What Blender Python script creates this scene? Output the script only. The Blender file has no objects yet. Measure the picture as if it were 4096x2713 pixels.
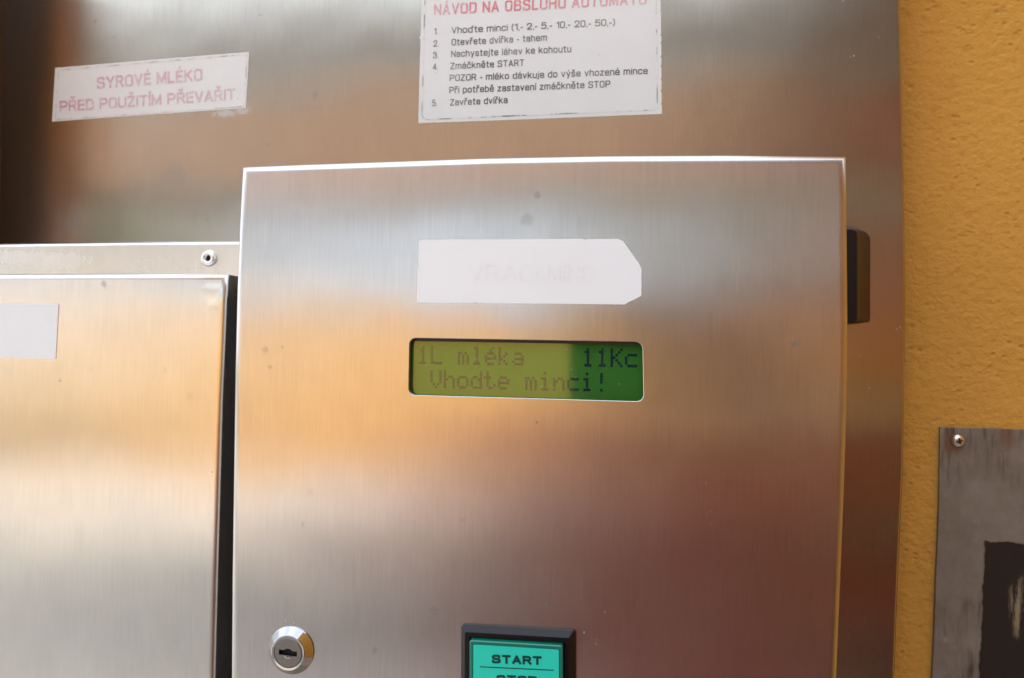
import bpy, bmesh, math, random
from mathutils import Vector, Matrix
random.seed(7)
R = math.radians
S = bpy.context.scene
COL = S.collection

# ------------------------------------------------------------------ camera
CAM = Vector((0.0, -0.32, 1.50))
FPX = 3124.0
YAW, PIT, ROLL = R(9.2541), R(0.8857), R(1.0922)
MROT = Matrix.Rotation(YAW, 3, 'Z') @ Matrix.Rotation(PIT, 3, 'X') @ Matrix.Rotation(-ROLL, 3, 'Y')
_r, _f, _u = MROT @ Vector((1, 0, 0)), MROT @ Vector((0, 1, 0)), MROT @ Vector((0, 0, 1))
cd = bpy.data.cameras.new('camera'); cam = bpy.data.objects.new('camera', cd); COL.objects.link(cam)
cam.matrix_world = Matrix(((_r.x, _u.x, -_f.x, CAM.x), (_r.y, _u.y, -_f.y, CAM.y), (_r.z, _u.z, -_f.z, CAM.z), (0, 0, 0, 1)))
cd.sensor_width = 36.0; cd.lens = FPX / 4096 * 36.0
cd.clip_start = 0.005; cd.clip_end = 2000
cd.dof.use_dof = True; cd.dof.focus_distance = 0.325; cd.dof.aperture_fstop = 15.0
S.camera = cam

def P(px, py, y=0.0):
    """where the sight line through a photo pixel meets the vertical plane at depth y (measuring the photo)"""
    d = MROT @ Vector(((px - 2048) / FPX, 1.0, -(py - 1356.5) / FPX))
    t = (y - CAM.y) / d.y
    return (CAM.x + d.x * t, CAM.z + d.z * t)

# ------------------------------------------------------------------ world, sun, exposure
SUN_EL, SUN_AZ = R(50), R(35)            # sun behind the machine's wall, to the right
w = bpy.data.worlds.new('World'); S.world = w; w.use_nodes = True
nt = w.node_tree; bg = nt.nodes['Background']
sky = nt.nodes.new('ShaderNodeTexSky'); sky.sky_type = 'NISHITA'; sky.sun_disc = False
sky.sun_elevation = SUN_EL; sky.sun_rotation = SUN_AZ
sky.air_density = 1.0; sky.dust_density = 4.0; sky.ozone_density = 1.0
tc = nt.nodes.new('ShaderNodeTexCoord'); cn = nt.nodes.new('ShaderNodeTexNoise'); cn.inputs['Scale'].default_value = 2.2; cn.inputs['Detail'].default_value = 6
nt.links.new(tc.outputs['Generated'], cn.inputs['Vector'])
cr_ = nt.nodes.new('ShaderNodeMapRange'); cr_.inputs['From Min'].default_value = .25; cr_.inputs['From Max'].default_value = .55; cr_.inputs['To Min'].default_value = .35; cr_.inputs['To Max'].default_value = .9
nt.links.new(cn.outputs[0], cr_.inputs['Value'])
cm = nt.nodes.new('ShaderNodeMix'); cm.data_type = 'RGBA'; nt.links.new(cr_.outputs[0], cm.inputs['Factor'])
nt.links.new(sky.outputs[0], cm.inputs['A']); cm.inputs['B'].default_value = (6.6, 7.3, 8.5, 1)      # thin white cloud
nt.links.new(cm.outputs['Result'], bg.inputs[0]); bg.inputs[1].default_value = 0.13
sl = bpy.data.lights.new('sun', 'SUN'); sl.energy = 2.1; sl.angle = R(0.5); sl.color = (1, .96, .91)
sun = bpy.data.objects.new('sun', sl); COL.objects.link(sun)
sdir = Vector((math.sin(SUN_AZ) * math.cos(SUN_EL), math.cos(SUN_AZ) * math.cos(SUN_EL), math.sin(SUN_EL)))
sun.rotation_euler = sdir.to_track_quat('Z', 'Y').to_euler()
S.view_settings.view_transform = 'Standard'; S.view_settings.look = 'None'
S.view_settings.exposure = 1.40; S.view_settings.gamma = 1.0
S.cycles.max_bounces = 8; S.cycles.diffuse_bounces = 4; S.cycles.glossy_bounces = 4
S.cycles.sample_clamp_indirect = 6.0; S.cycles.caustics_reflective = False

# ------------------------------------------------------------------ material helpers
def newmat(name):
    m = bpy.data.materials.new(name); m.use_nodes = True
    return m, m.node_tree, m.node_tree.nodes['Principled BSDF']
def simple(name, col, rough=.6, metal=0.0, **kw):
    m, n, b = newmat(name)
    b.inputs['Base Color'].default_value = (*col, 1); b.inputs['Roughness'].default_value = rough
    b.inputs['Metallic'].default_value = metal
    for k, v in kw.items(): b.inputs[k.replace('_', ' ')].default_value = v
    return m
class N:
    """small node builder"""
    def __init__(s, nt): s.nt = nt
    def _in(s, sock, v):
        if hasattr(v, 'is_output') or isinstance(v, bpy.types.NodeSocket): s.nt.links.new(v, sock)
        else: sock.default_value = v
    def math(s, op, a, b=0.0, c=None, clamp=False):
        n = s.nt.nodes.new('ShaderNodeMath'); n.operation = op; n.use_clamp = clamp
        s._in(n.inputs[0], a); s._in(n.inputs[1], b)
        if c is not None: s._in(n.inputs[2], c)
        return n.outputs[0]
    def pos(s): return s.nt.nodes.new('ShaderNodeNewGeometry').outputs['Position']
    def scale(s, v, sc, rot=None, loc=None):
        n = s.nt.nodes.new('ShaderNodeMapping'); s._in(n.inputs['Vector'], v)
        n.inputs['Scale'].default_value = sc
        if rot: n.inputs['Rotation'].default_value = rot
        if loc: n.inputs['Location'].default_value = loc
        return n.outputs[0]
    def noise(s, v, sc=1.0, det=2.0, rough=.5, dist=0.0):
        n = s.nt.nodes.new('ShaderNodeTexNoise'); s._in(n.inputs['Vector'], v)
        n.inputs['Scale'].default_value = sc; n.inputs['Detail'].default_value = det
        n.inputs['Roughness'].default_value = rough; n.inputs['Distortion'].default_value = dist
        return n.outputs[0]
    def voronoi(s, v, sc=1.0, feat='F1', rnd=1.0):
        n = s.nt.nodes.new('ShaderNodeTexVoronoi'); s._in(n.inputs['Vector'], v); n.feature = feat
        n.inputs['Scale'].default_value = sc; n.inputs['Randomness'].default_value = rnd
        return n.outputs
    def ramp(s, f, lo, hi, a=0.0, b=1.0):
        n = s.nt.nodes.new('ShaderNodeMapRange'); s._in(n.inputs['Value'], f)
        n.inputs['From Min'].default_value = lo; n.inputs['From Max'].default_value = hi
        n.inputs['To Min'].default_value = a; n.inputs['To Max'].default_value = b
        return n.outputs[0]
    def mix(s, f, a, b):
        n = s.nt.nodes.new('ShaderNodeMix'); n.data_type = 'RGBA'
        s._in(n.inputs['Factor'], f)
        s._in(n.inputs['A'], (*a, 1) if isinstance(a, tuple) and len(a) == 3 else a)
        s._in(n.inputs['B'], (*b, 1) if isinstance(b, tuple) and len(b) == 3 else b)
        return n.outputs['Result']
    def bump(s, h, dist, strength=1.0, normal=None):
        n = s.nt.nodes.new('ShaderNodeBump'); s._in(n.inputs['Height'], h)
        n.inputs['Distance'].default_value = dist; n.inputs['Strength'].default_value = strength
        if normal is not None: s._in(n.inputs['Normal'], normal)
        return n.outputs[0]
    def spot(s, pos, x, z, rx, rz, warp=None):
        """soft blot centred at x, z on the sheet: 1 in its middle, 0 outside"""
        v = s.nt.nodes.new('ShaderNodeVectorMath'); v.operation = 'SUBTRACT'
        s._in(v.inputs[0], pos); v.inputs[1].default_value = (x, 0, z)
        v2 = s.nt.nodes.new('ShaderNodeVectorMath'); v2.operation = 'MULTIPLY'
        s.nt.links.new(v.outputs[0], v2.inputs[0]); v2.inputs[1].default_value = (1 / rx, 0, 1 / rz)
        l = s.nt.nodes.new('ShaderNodeVectorMath'); l.operation = 'LENGTH'; s.nt.links.new(v2.outputs[0], l.inputs[0])
        d = l.outputs['Value']
        if warp is not None: d = s.math('ADD', d, s.math('MULTIPLY', s.math('SUBTRACT', warp, .5), 1.6))
        return s.math('SUBTRACT', 1.0, s.ramp(d, .45, 1.0), clamp=True)

def steel(name, base=(.72, .70, .68), rough=.30, aniso=.95, spots=(), dust=(), polish=(), seed=0.0, streak=.075, glue=()):
    m, nt, b = newmat(name); n = N(nt); p = n.pos()
    b.inputs['Metallic'].default_value = 1.0
    b.inputs['Anisotropic'].default_value = aniso
    g = nt.nodes.new('ShaderNodeNewGeometry')
    cr = nt.nodes.new('ShaderNodeVectorMath'); cr.operation = 'CROSS_PRODUCT'
    cr.inputs[0].default_value = (0.0, 0.02, 1.0); nt.links.new(g.outputs['Normal'], cr.inputs[1])
    nt.links.new(cr.outputs[0], b.inputs['Tangent'])
    po = n.scale(p, (1, 1, 1), loc=(seed, seed, seed))
    fine = n.noise(n.scale(po, (2300, 300, 48)), 1, 3, .7)
    mid = n.noise(n.scale(po, (800, 100, 24)), 1, 4, .7)
    big = n.noise(n.scale(po, (9, 9, 14)), 1, 4, .6)
    cloud = n.noise(n.scale(po, (60, 60, 45)), 1, 4, .6, .6)
    v = n.math('ADD', n.ramp(fine, .3, .7, 1 - streak, 1 + streak), n.ramp(mid, .3, .7, -streak * .3, streak * .3))
    v = n.math('MULTIPLY', v, n.ramp(cloud, .3, .75, .96, 1.03))
    # small blots of dirt, scattered, and the ones seen on this sheet
    vo = n.voronoi(n.scale(po, (42, 42, 42)), 1)
    rare = n.ramp(n.noise(n.scale(po, (11, 11, 11)), 1, 1), .58, .66)
    blot = n.math('MULTIPLY', n.ramp(vo['Distance'], .10, .03), rare, clamp=True)
    wv = n.noise(n.scale(po, (260, 260, 200)), 1, 3)
    for (x, z, rx, rz, k) in spots:
        blot = n.math('MAXIMUM', blot, n.math('MULTIPLY', n.spot(p, x, z, rx, rz, wv), k))
    v = n.math('MULTIPLY', v, n.ramp(blot, 0, 1, 1.0, .72))
    sc = nt.nodes.new('ShaderNodeVectorMath'); sc.operation = 'SCALE'; sc.inputs[0].default_value = base
    nt.links.new(v, sc.inputs['Scale'])
    col = sc.outputs[0]
    # pale specks: dust and knocks, denser in a few places
    vs = n.voronoi(n.scale(po, (620, 620, 360), rot=(0, .5, 0)), 1)
    dens = n.ramp(n.noise(n.scale(po, (14, 14, 14)), 1, 2), .62, .80, 0, .06)
    for (x, z, rx, rz, k) in dust:
        dens = n.math('MAXIMUM', dens, n.math('MULTIPLY', n.spot(p, x, z, rx, rz), k))
    sep = nt.nodes.new('ShaderNodeSeparateColor'); nt.links.new(vs['Color'], sep.inputs[0])
    keep = n.math('LESS_THAN', sep.outputs[0], n.math('MULTIPLY', dens, .6))
    speck = n.math('MULTIPLY', n.ramp(vs['Distance'], .24, .08), keep, clamp=True)
    hair = n.math('ABSOLUTE', n.math('SUBTRACT', n.noise(n.scale(po, (95, 95, 60), rot=(0, .35, 0)), 1, 2, .5, 1.0), .5))
    hair = n.math('MULTIPLY', n.ramp(hair, .007, .002), n.ramp(n.noise(n.scale(po, (150, 150, 150), loc=(3, 1, 2)), 1, 2), .60, .68), clamp=True)
    speck = n.math('MAXIMUM', speck, n.math('MULTIPLY', hair, n.math('MULTIPLY', dens, 3.0), clamp=True))
    for (x, z, rx, rz, k) in glue:
        speck = n.math('MAXIMUM', speck, n.math('MULTIPLY', n.spot(p, x, z, rx, rz, wv), k))
    col = n.mix(n.math('MULTIPLY', speck, .42), col, (.80, .79, .74))
    nt.links.new(col, b.inputs['Base Color'])
    nt.links.new(n.ramp(speck, 0, 1, 1.0, .35), b.inputs['Metallic'])
    rg = n.math('ADD', n.ramp(big, .3, .7, rough * .93, rough * 1.07), n.math('MULTIPLY', blot, .08))
    rg = n.math('ADD', rg, n.math('MULTIPLY', speck, .2))
    for (x, z, rx, rz, k) in polish:
        s_ = n.math('MULTIPLY', n.spot(p, x, z, rx, rz, wv), k)
        rg = n.math('MULTIPLY', rg, n.math('SUBTRACT', 1.0, s_))
    nt.links.new(rg, b.inputs['Roughness'])
    wav = n.noise(n.scale(po, (16, 16, 16)), 1, 1, .4)
    nb = n.bump(wav, .0005, 1.0)
    nt.links.new(nb, b.inputs['Normal'])
    return m

# ------------------------------------------------------------------ object helpers
def root(name, label, cat, loc=(0, 0, 0), group=None):
    o = bpy.data.objects.new(name, None); COL.objects.link(o); o.location = loc
    o.empty_display_size = .05; o['label'] = label; o['category'] = cat
    if group: o['group'] = group
    return o
def obj(name, bm, mat, parent=None, label=None, smooth=False, kind=None):
    me = bpy.data.meshes.new(name)
    bmesh.ops.recalc_face_normals(bm, faces=bm.faces[:])
    if smooth:
        for f in bm.faces: f.smooth = True
    bm.to_mesh(me); bm.free()
    me.materials.append(mat)
    o = bpy.data.objects.new(name, me); COL.objects.link(o)
    if parent:
        q = parent; tr = Vector((0, 0, 0))
        while q: tr += q.location; q = q.parent
        o.parent = parent
        if parent.type == 'EMPTY': o.location = -tr
    if label: o['label'] = label
    if kind: o['kind'] = kind
    return o
def tag(o, label, cat, group=None):
    o['label'] = label; o['category'] = cat
    if group: o['group'] = group
def dense(pts, n=6):
    out = []
    for i in range(len(pts)):
        a, b = Vector(pts[i]), Vector(pts[(i + 1) % len(pts)])
        for k in range(n): out.append(tuple(a.lerp(b, k / n)))
    return out
def area(pts): return .5 * sum(pts[i][0] * pts[(i + 1) % len(pts)][1] - pts[(i + 1) % len(pts)][0] * pts[i][1] for i in range(len(pts)))
def offset(pts, d):
    """polygon shrunk by d (points as x, z)"""
    sgn = 1 if area(pts) > 0 else -1; out = []; L = len(pts)
    for i in range(L):
        a, b, c = Vector(pts[i - 1]), Vector(pts[i]), Vector(pts[(i + 1) % L])
        n1 = Vector((-(b - a).y, (b - a).x)).normalized() * sgn; n2 = Vector((-(c - b).y, (c - b).x)).normalized() * sgn
        k = n1 + n2; k = k / max(k.dot(n1), .3)
        out.append(tuple(b + k * d))
    return out
def ring(bm, pts, y): return [bm.verts.new((x, y, z)) for x, z in pts]
def bridge(bm, A, B, smooth=False):
    L = len(A)
    for i in range(L):
        f = bm.faces.new((A[i], A[(i + 1) % L], B[(i + 1) % L], B[i])); f.smooth = smooth
def fill(bm, loops):
    es = []
    for lp in loops:
        for i in range(len(lp)):
            e = bm.edges.get((lp[i], lp[(i + 1) % len(lp)])) or bm.edges.new((lp[i], lp[(i + 1) % len(lp)]))
            es.append(e)
    bmesh.ops.triangle_fill(bm, use_beauty=True, use_dissolve=False, edges=es)
def sheet(outline, yf, yb, r=.0025, seg=7, holes=(), hole_r=.0003, hole_d=.0016, back=False, dep=None):
    """bent sheet-metal cover: side skirt back to yb, rounded front edge of radius r, flat front with holes"""
    dep = dep or r; bm = bmesh.new()
    prev = ring(bm, outline, yb)
    if back: fill(bm, [prev])
    for k in range(seg + 1):
        th = math.pi / 2 * k / seg
        c = ring(bm, offset(outline, r * (1 - math.cos(th))), yf + dep * (1 - math.sin(th)))
        bridge(bm, prev, c, smooth=k > 0); prev = c
    loops = [prev]
    for h in holes:
        a = ring(bm, h, yf); p2 = a
        for k in range(1, 4):
            th = math.pi / 2 * k / 3
            c = ring(bm, offset(h, hole_r * math.sin(th)), yf + hole_r * (1 - math.cos(th)))
            bridge(bm, p2, c, True); p2 = c
        c = ring(bm, offset(h, hole_r), yf + hole_d); bridge(bm, p2, c)
        loops.append(a)
    fill(bm, loops)
    return bm
def plate(pts, yf, yb):
    bm = bmesh.new(); a = ring(bm, pts, yf); b = ring(bm, pts, yb); bridge(bm, a, b); fill(bm, [a]); fill(bm, [b]); return bm
def rrect(tl, tr, br, bl, rad, n=6):
    """rounded quadrilateral through four x, z corners"""
    cs = [Vector(c) for c in (tl, tr, br, bl)]; out = []
    for i in range(4):
        a, b, c = cs[i - 1], cs[i], cs[(i + 1) % 4]
        u, v = (a - b).normalized(), (c - b).normalized()
        ctr = b + (u + v) * rad
        for k in range(n + 1):
            t = k / n; ang = t * math.pi / 2
            out.append(tuple(ctr - v * rad * math.cos(ang) - u * rad * math.sin(ang)))
    return out
def lathe(prof, cx, cz, n=40, tx=0, tz=0):
    """turned around the y axis at (cx, cz): prof = [(radius, y), ...]"""
    bm = bmesh.new(); prev = None
    for r, y in prof:
        if r < 1e-7:
            v = bm.verts.new((cx, y, cz))
            for i in range(n): bm.faces.new((prev[i], prev[(i + 1) % n], v))
            return bm
        c = [bm.verts.new((cx + r * math.cos(2 * math.pi * i / n), y, cz + r * math.sin(2 * math.pi * i / n))) for i in range(n)]
        if prev: bridge(bm, prev, c)
        prev = c
    return bm
def boxbm(bm, x0, x1, y0, y1, z0, z1):
    v = [bm.verts.new(c) for c in ((x0, y0, z0), (x1, y0, z0), (x1, y1, z0), (x0, y1, z0), (x0, y0, z1), (x1, y0, z1), (x1, y1, z1), (x0, y1, z1))]
    for q in ((0, 1, 2, 3), (4, 7, 6, 5), (0, 4, 5, 1), (1, 5, 6, 2), (2, 6, 7, 3), (3, 7, 4, 0)): bm.faces.new([v[i] for i in q])
    return bm
def box(*a): return boxbm(bmesh.new(), *a)
def bevel(bm, w, seg=2):
    bmesh.ops.bevel(bm, geom=bm.edges[:], offset=w, segments=seg, profile=.5, affect='EDGES'); return bm

ACC = {'É': ('E', 'a'), 'Ř': ('R', 'c'), 'Ž': ('Z', 'c'), 'Í': ('I', 'a'), 'Á': ('A', 'a'), 'ď': ('d', 't'), 'ř': ('r', 'c'), 'í': ('i', 'a'), 'á': ('a', 'a'),
       'č': ('c', 'c'), 'ě': ('e', 'c'), 'é': ('e', 'a'), 'ý': ('y', 'a'), 'š': ('s', 'c')}
def rp(pts, r=.21, closed=False):
    """polyline with rounded corners"""
    P_ = [Vector(p) for p in pts]; out = []; L = len(P_)
    for i in range(L):
        if not closed and i in (0, L - 1): out.append(tuple(P_[i])); continue
        a, b, c = P_[i - 1], P_[i], P_[(i + 1) % L]
        k = min(r, (a - b).length * .5, (c - b).length * .5); s0 = b + (a - b).normalized() * k; s1 = b + (c - b).normalized() * k
        for j in range(5):
            t = j / 4; out.append(tuple(s0 * (1 - t) ** 2 + b * 2 * t * (1 - t) + s1 * t * t))
    if closed: out.append(out[0])
    return out
W_, X_ = .46, .73
def bowl(x0, y0, x1, y1): return rp([(x0, y0), (x1, y0), (x1, y1), (x0, y1)])
GL = {
 'A': [[(0, 0), (.235, 1)], [(.235, 1), (.47, 0)], [(.1, .3), (.37, .3)]], 'B': [[(0, 0), (0, 1)], bowl(0, 1, .43, .53), bowl(0, .53, .46, 0)],
 'D': [[(0, 0), (0, 1)], bowl(0, 1, W_, 0)], 'E': [[(0, 0), (0, 1)], [(0, 1), (.38, 1)], [(0, .52), (.35, .52)], [(0, 0), (.38, 0)]],
 'C': [rp([(W_, .68), (W_, 1), (0, 1), (0, 0), (W_, 0), (W_, .32)])],
 'H': [[(0, 0), (0, 1)], [(W_, 0), (W_, 1)], [(0, .52), (W_, .52)]], 'I': [[(0, 0), (0, 1)]], 'K': [[(0, 0), (0, 1)], [(.43, 1), (.03, .42)], [(.16, .6), (W_, 0)]],
 'L': [[(0, 1), (0, 0)], [(0, 0), (.36, 0)]], 'M': [[(0, 0), (0, 1)], [(0, 1), (.28, .12)], [(.28, .12), (.56, 1)], [(.56, 1), (.56, 0)]],
 'N': [[(0, 0), (0, 1)], [(0, 1), (W_, 0)], [(W_, 0), (W_, 1)]], 'O': [rp([(0, 0), (0, 1), (W_, 1), (W_, 0)], .2, True)], 'P': [[(0, 0), (0, 1)], bowl(0, 1, W_, .44)],
 'R': [[(0, 0), (0, 1)], bowl(0, 1, .44, .48), [(.27, .48), (W_, 0)]], 'S': [rp([(.43, .80), (.43, 1), (0, 1), (0, .55), (W_, .47), (W_, 0), (0, 0), (0, .20)], .2)],
 'T': [[(0, 1), (.46, 1)], [(.23, 1), (.23, 0)]], 'U': [rp([(0, 1), (0, 0), (W_, 0), (W_, 1)], .2)], 'V': [[(0, 1), (.23, 0)], [(.23, 0), (.46, 1)]],
 'Y': [[(0, 1), (.23, .45)], [(.46, 1), (.23, .45)], [(.23, .45), (.23, 0)]], 'Z': [[(0, 1), (.43, 1)], [(.43, 1), (0, 0)], [(0, 0), (.44, 0)]],
 '0': [rp([(0, 0), (0, 1), (.42, 1), (.42, 0)], .2, True)], '1': [[(.02, .80), (.22, .97)], [(.22, 1), (.22, 0)]], '2': [rp([(0, .7), (0, 1), (.42, 1), (.42, .58), (0, .05)]), [(0, 0), (.42, 0)]],
 '3': [rp([(0, .75), (0, 1), (.42, 1), (.42, .53), (.15, .53)]), rp([(.15, .53), (.44, .53), (.44, 0), (0, 0), (0, .25)])], '4': [[(.32, 0), (.32, 1)], [(.32, 1), (0, .27)], [(0, .27), (.44, .27)]],
 '5': [[(.40, 1), (.03, 1)], [(.03, 1), (.0, .55)], rp([(.0, .55), (.20, .62), (.43, .60), (.43, 0), (0, 0), (-.02, .14)])],
 '.': [[(0, 0), (0, .01)]], ',': [[(.03, .02), (0, -.14)]], '-': [[(0, .36), (.17, .36)]], '(': [rp([(.12, 1.02), (0, .8), (0, .1), (.12, -.15)], .3)], ')': [rp([(0, 1.02), (.12, .8), (.12, .1), (0, -.15)], .3)],
 'a': [rp([(.02, .58), (.02, X_), (.37, X_), (.37, 0)], .14), rp([(.37, .40), (0, .40), (0, 0), (.37, 0)], .14)], 'b': [[(0, 0), (0, 1)], bowl(0, X_, .39, 0)],
 'c': [rp([(.37, .56), (.37, X_), (0, X_), (0, 0), (.37, 0), (.37, .17)])], 'd': [[(.39, 0), (.39, 1)], bowl(.39, X_, 0, 0)],
 'e': [rp([(0, .38), (.39, .38)]), rp([(.39, .38), (.39, X_), (0, X_), (0, 0), (.38, 0), (.38, .13)])], 'h': [[(0, 0), (0, 1)], rp([(0, X_), (.38, X_), (.38, 0)])],
 'i': [[(0, 0), (0, X_)], [(0, .97), (0, 1.0)]], 'j': [rp([(.04, X_), (.04, -.22), (-.06, -.22)], .1), [(.04, .97), (.04, 1.0)]], 'k': [[(0, 0), (0, 1)], [(.35, X_), (.02, .32)], [(.13, .43), (.39, 0)]], 'l': [[(0, 0), (0, 1)]],
 'm': [[(0, 0), (0, X_)], rp([(0, X_), (.32, X_), (.32, 0)], .14), rp([(.32, X_), (.64, X_), (.64, 0)], .14)], 'n': [[(0, 0), (0, X_)], rp([(0, X_), (.38, X_), (.38, 0)])],
 'o': [rp([(0, 0), (0, X_), (.39, X_), (.39, 0)], .17, True)], 'p': [[(0, -.27), (0, X_)], bowl(0, X_, .39, 0)], 'r': [[(0, 0), (0, X_)], rp([(0, .52), (.06, X_), (.24, X_)], .1)],
 's': [rp([(.34, .58), (.34, X_), (0, X_), (0, .40), (.36, .33), (.36, 0), (0, 0), (0, .15)], .15)], 't': [rp([(.10, .95), (.10, 0), (.25, 0)], .1), [(0, X_), (.25, X_)]],
 'u': [rp([(0, X_), (0, 0), (.38, 0)]), [(.38, 0), (.38, X_)]], 'v': [[(0, X_), (.19, 0)], [(.19, 0), (.38, X_)]], 'x': [[(0, 0), (.38, X_)], [(0, X_), (.38, 0)]],
 'y': [[(0, X_), (.20, .03)], [(.39, X_), (.13, -.27)]], 'z': [[(0, X_), (.34, X_)], [(.34, X_), (0, 0)], [(0, 0), (.35, 0)]]}
def text_bm(body, p0, p1, cap, y, t=.15, gap=.12):
    """flat condensed grotesque lettering drawn with strokes: from p0 to p1 (x, z) on its baseline, capitals cap metres high, on the plane y"""
    gls = [GL[ACC[c][0] if c in ACC else c] for c in body if c != ' ']
    sw = sum(max(q[0] for s_ in g for q in s_) for g in gls) + .25 * body.count(' ')
    want = (Vector(p1) - Vector(p0)).length / cap
    wide = max(.45, (want - len(body) * (t + gap) + gap + t * body.count(' ')) / sw)     # letters drawn wide or narrow enough to fill the line
    if len(body) < 4: wide = 1.0
    lines = []; x = t / 2
    for c in body:
        if c == ' ': x += .25 * wide + gap; continue
        b_ = ACC[c][0] if c in ACC else c; g = [[(q[0] * wide, q[1]) for q in s_] for s_ in GL[b_]]; wd = max(q[0] for s_ in g for q in s_)
        if c == 'í': g = g[:1]
        for s_ in g: lines.append([(q[0] + x, t / 2 + q[1] * (1 - t)) for q in s_])
        if c in ACC:
            top_ = 1.0 if c.isupper() else t / 2 + X_ * (1 - t) + t / 2; m_ = x + wd / 2; k = ACC[c][1]
            if k == 'a': lines.append([(m_ - .03, top_ + .10), (m_ + .07, top_ + .24)])
            elif k == 'c': lines.append([(m_ - .13, top_ + .25), (m_, top_ + .11)]); lines.append([(m_, top_ + .11), (m_ + .13, top_ + .25)])
            else: lines.append([(x + wd + .16, 1.0), (x + wd + .13, .84)]); x += .14
        x += wd + t + gap
    tot = x - gap - t / 2
    p0, p1 = Vector(p0), Vector(p1); ax = (p1 - p0) / tot if len(body) > 3 else (p1 - p0).normalized() * cap; up = Vector((-ax.y, ax.x)).normalized() * cap
    bm = bmesh.new(); tw = t * .46; n_ = 0
    for ln in lines:
        q = [Vector(v) for v in ln]
        thin = .8 if len(q) == 2 and (q[1] - q[0]).length < .18 else 1.0
        d0, d1 = (q[0] - q[1]).normalized(), (q[-1] - q[-2]).normalized()
        if ln[0] != ln[-1]: q[0] = q[0] + d0 * tw * .9 * thin; q[-1] = q[-1] + d1 * tw * .9 * thin
        Lp, Rp = [], []
        for i, v in enumerate(q):
            a_ = (q[i] - q[i - 1]) if i else (q[1] - q[0]); b_ = (q[i + 1] - q[i]) if i < len(q) - 1 else a_
            if ln[0] == ln[-1] and i in (0, len(q) - 1): a_, b_ = q[-1] - q[-2], q[1] - q[0]
            n1 = Vector((-a_.y, a_.x)).normalized(); n2 = Vector((-b_.y, b_.x)).normalized(); m_ = n1 + n2; m_ = m_ / max(m_.dot(n1), .5) * tw * thin
            Lp.append(v + m_); Rp.append(v - m_)
        mk = lambda v: (lambda w: bm.verts.new((w.x, y - .000004 * (n_ % 6), w.y)))(p0 + ax * v.x + up * v.y)
        Lv = [mk(v) for v in Lp]; Rv = [mk(v) for v in Rp]
        for i in range(len(q) - 1): bm.faces.new((Lv[i], Lv[i + 1], Rv[i + 1], Rv[i]))
        n_ += 1
    return bm

# ------------------------------------------------------------------ materials
YB, YW = 0.10, 0.128        # back panel face, plaster wall face
YD, YS = 0.020, 0.046       # dispenser door face, dispenser frame face
def at(px, py, y, *rest): return (*P(px, py, y), *rest)
def mm(px, y=0.0): return px / FPX * (y - CAM.y)

M_box = steel('brushed_steel_cover', (.60, .575, .555), .235, .94, seed=1.0,
    spots=[at(2150, 780, 0, .0016, .0018, .8), at(2147, 1688, 0, .0010, .0010, .9), at(1080, 1470, 0, .0012, .0012, .5), at(1130, 1390, 0, .0008, .0011, .5),
           at(1740, 2440, 0, .0022, .0026, .55), at(2185, 2420, 0, .0013, .0012, .5), at(1210, 2100, 0, .0012, .0016, .4), at(1500, 2600, 0, .0014, .0022, .5),
           at(2110, 880, 0, .004, .003, .35), at(1850, 2080, 0, .002, .001, .4)],
    dust=[at(2850, 1960, 0, .006, .020, .16), at(2690, 2260, 0, .011, .011, .14), at(1120, 2500, 0, .016, .013, .12), at(1060, 2640, 0, .010, .016, .16),
          at(2350, 2500, 0, .012, .012, .10), at(2900, 2560, 0, .012, .02, .07), at(2600, 2070, 0, .004, .004, .12)])
M_back = steel('brushed_steel_back', (.46, .42, .355), .18, .93, seed=4.0,
    spots=[at(380, 85, YB, .0014, .0014, .6), at(455, 150, YB, .0012, .0016, .6), at(1260, 380, YB, .002, .003, .5), at(1070, 580, YB, .0014, .0014, .7),
           at(930, 170, YB, .001, .001, .5), at(700, 700, YB, .01, .008, .35), at(300, 880, YB, .006, .008, .4), at(1040, 60, YB, .002, .001, .5)],
    dust=[at(3450, 100, YB, .02, .035, .12), at(2700, 250, YB, .012, .01, .10), at(3180, 520, YB, .006, .006, .08)],
    glue=[at(900, 455, YB, .008, .0028, .8), at(970, 440, YB, .006, .004, .6)])
M_door = steel('brushed_steel_door', (.67, .65, .62), .24, .94, seed=9.0,
    spots=[at(415, 1137, YD, .0018, .0022, 1.0), at(240, 1522, YD, .0011, .0011, .5), at(660, 1480, YD, .0012, .002, .4)],
    dust=[at(60, 2280, YD, .004, .003, .1)], polish=[at(850, 1150, YD, .0075, .013, .6)])
M_strip = steel('steel_frame', (.70, .685, .66), .27, .6, seed=14.0, streak=.06,
    glue=[at(60, 1030, YS, .02, .004, .35), at(230, 1040, YS, .02, .005, .22)])
M_slab = simple('slab_brown', (.085, .050, .024), .45)
M_slabedge = simple('slab_edge_orange', (.92, .38, .04), .5)
M_black = simple('shade_black', (.008, .008, .009), .75)  # black stands for the shade inside gaps, holes and slots

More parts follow.
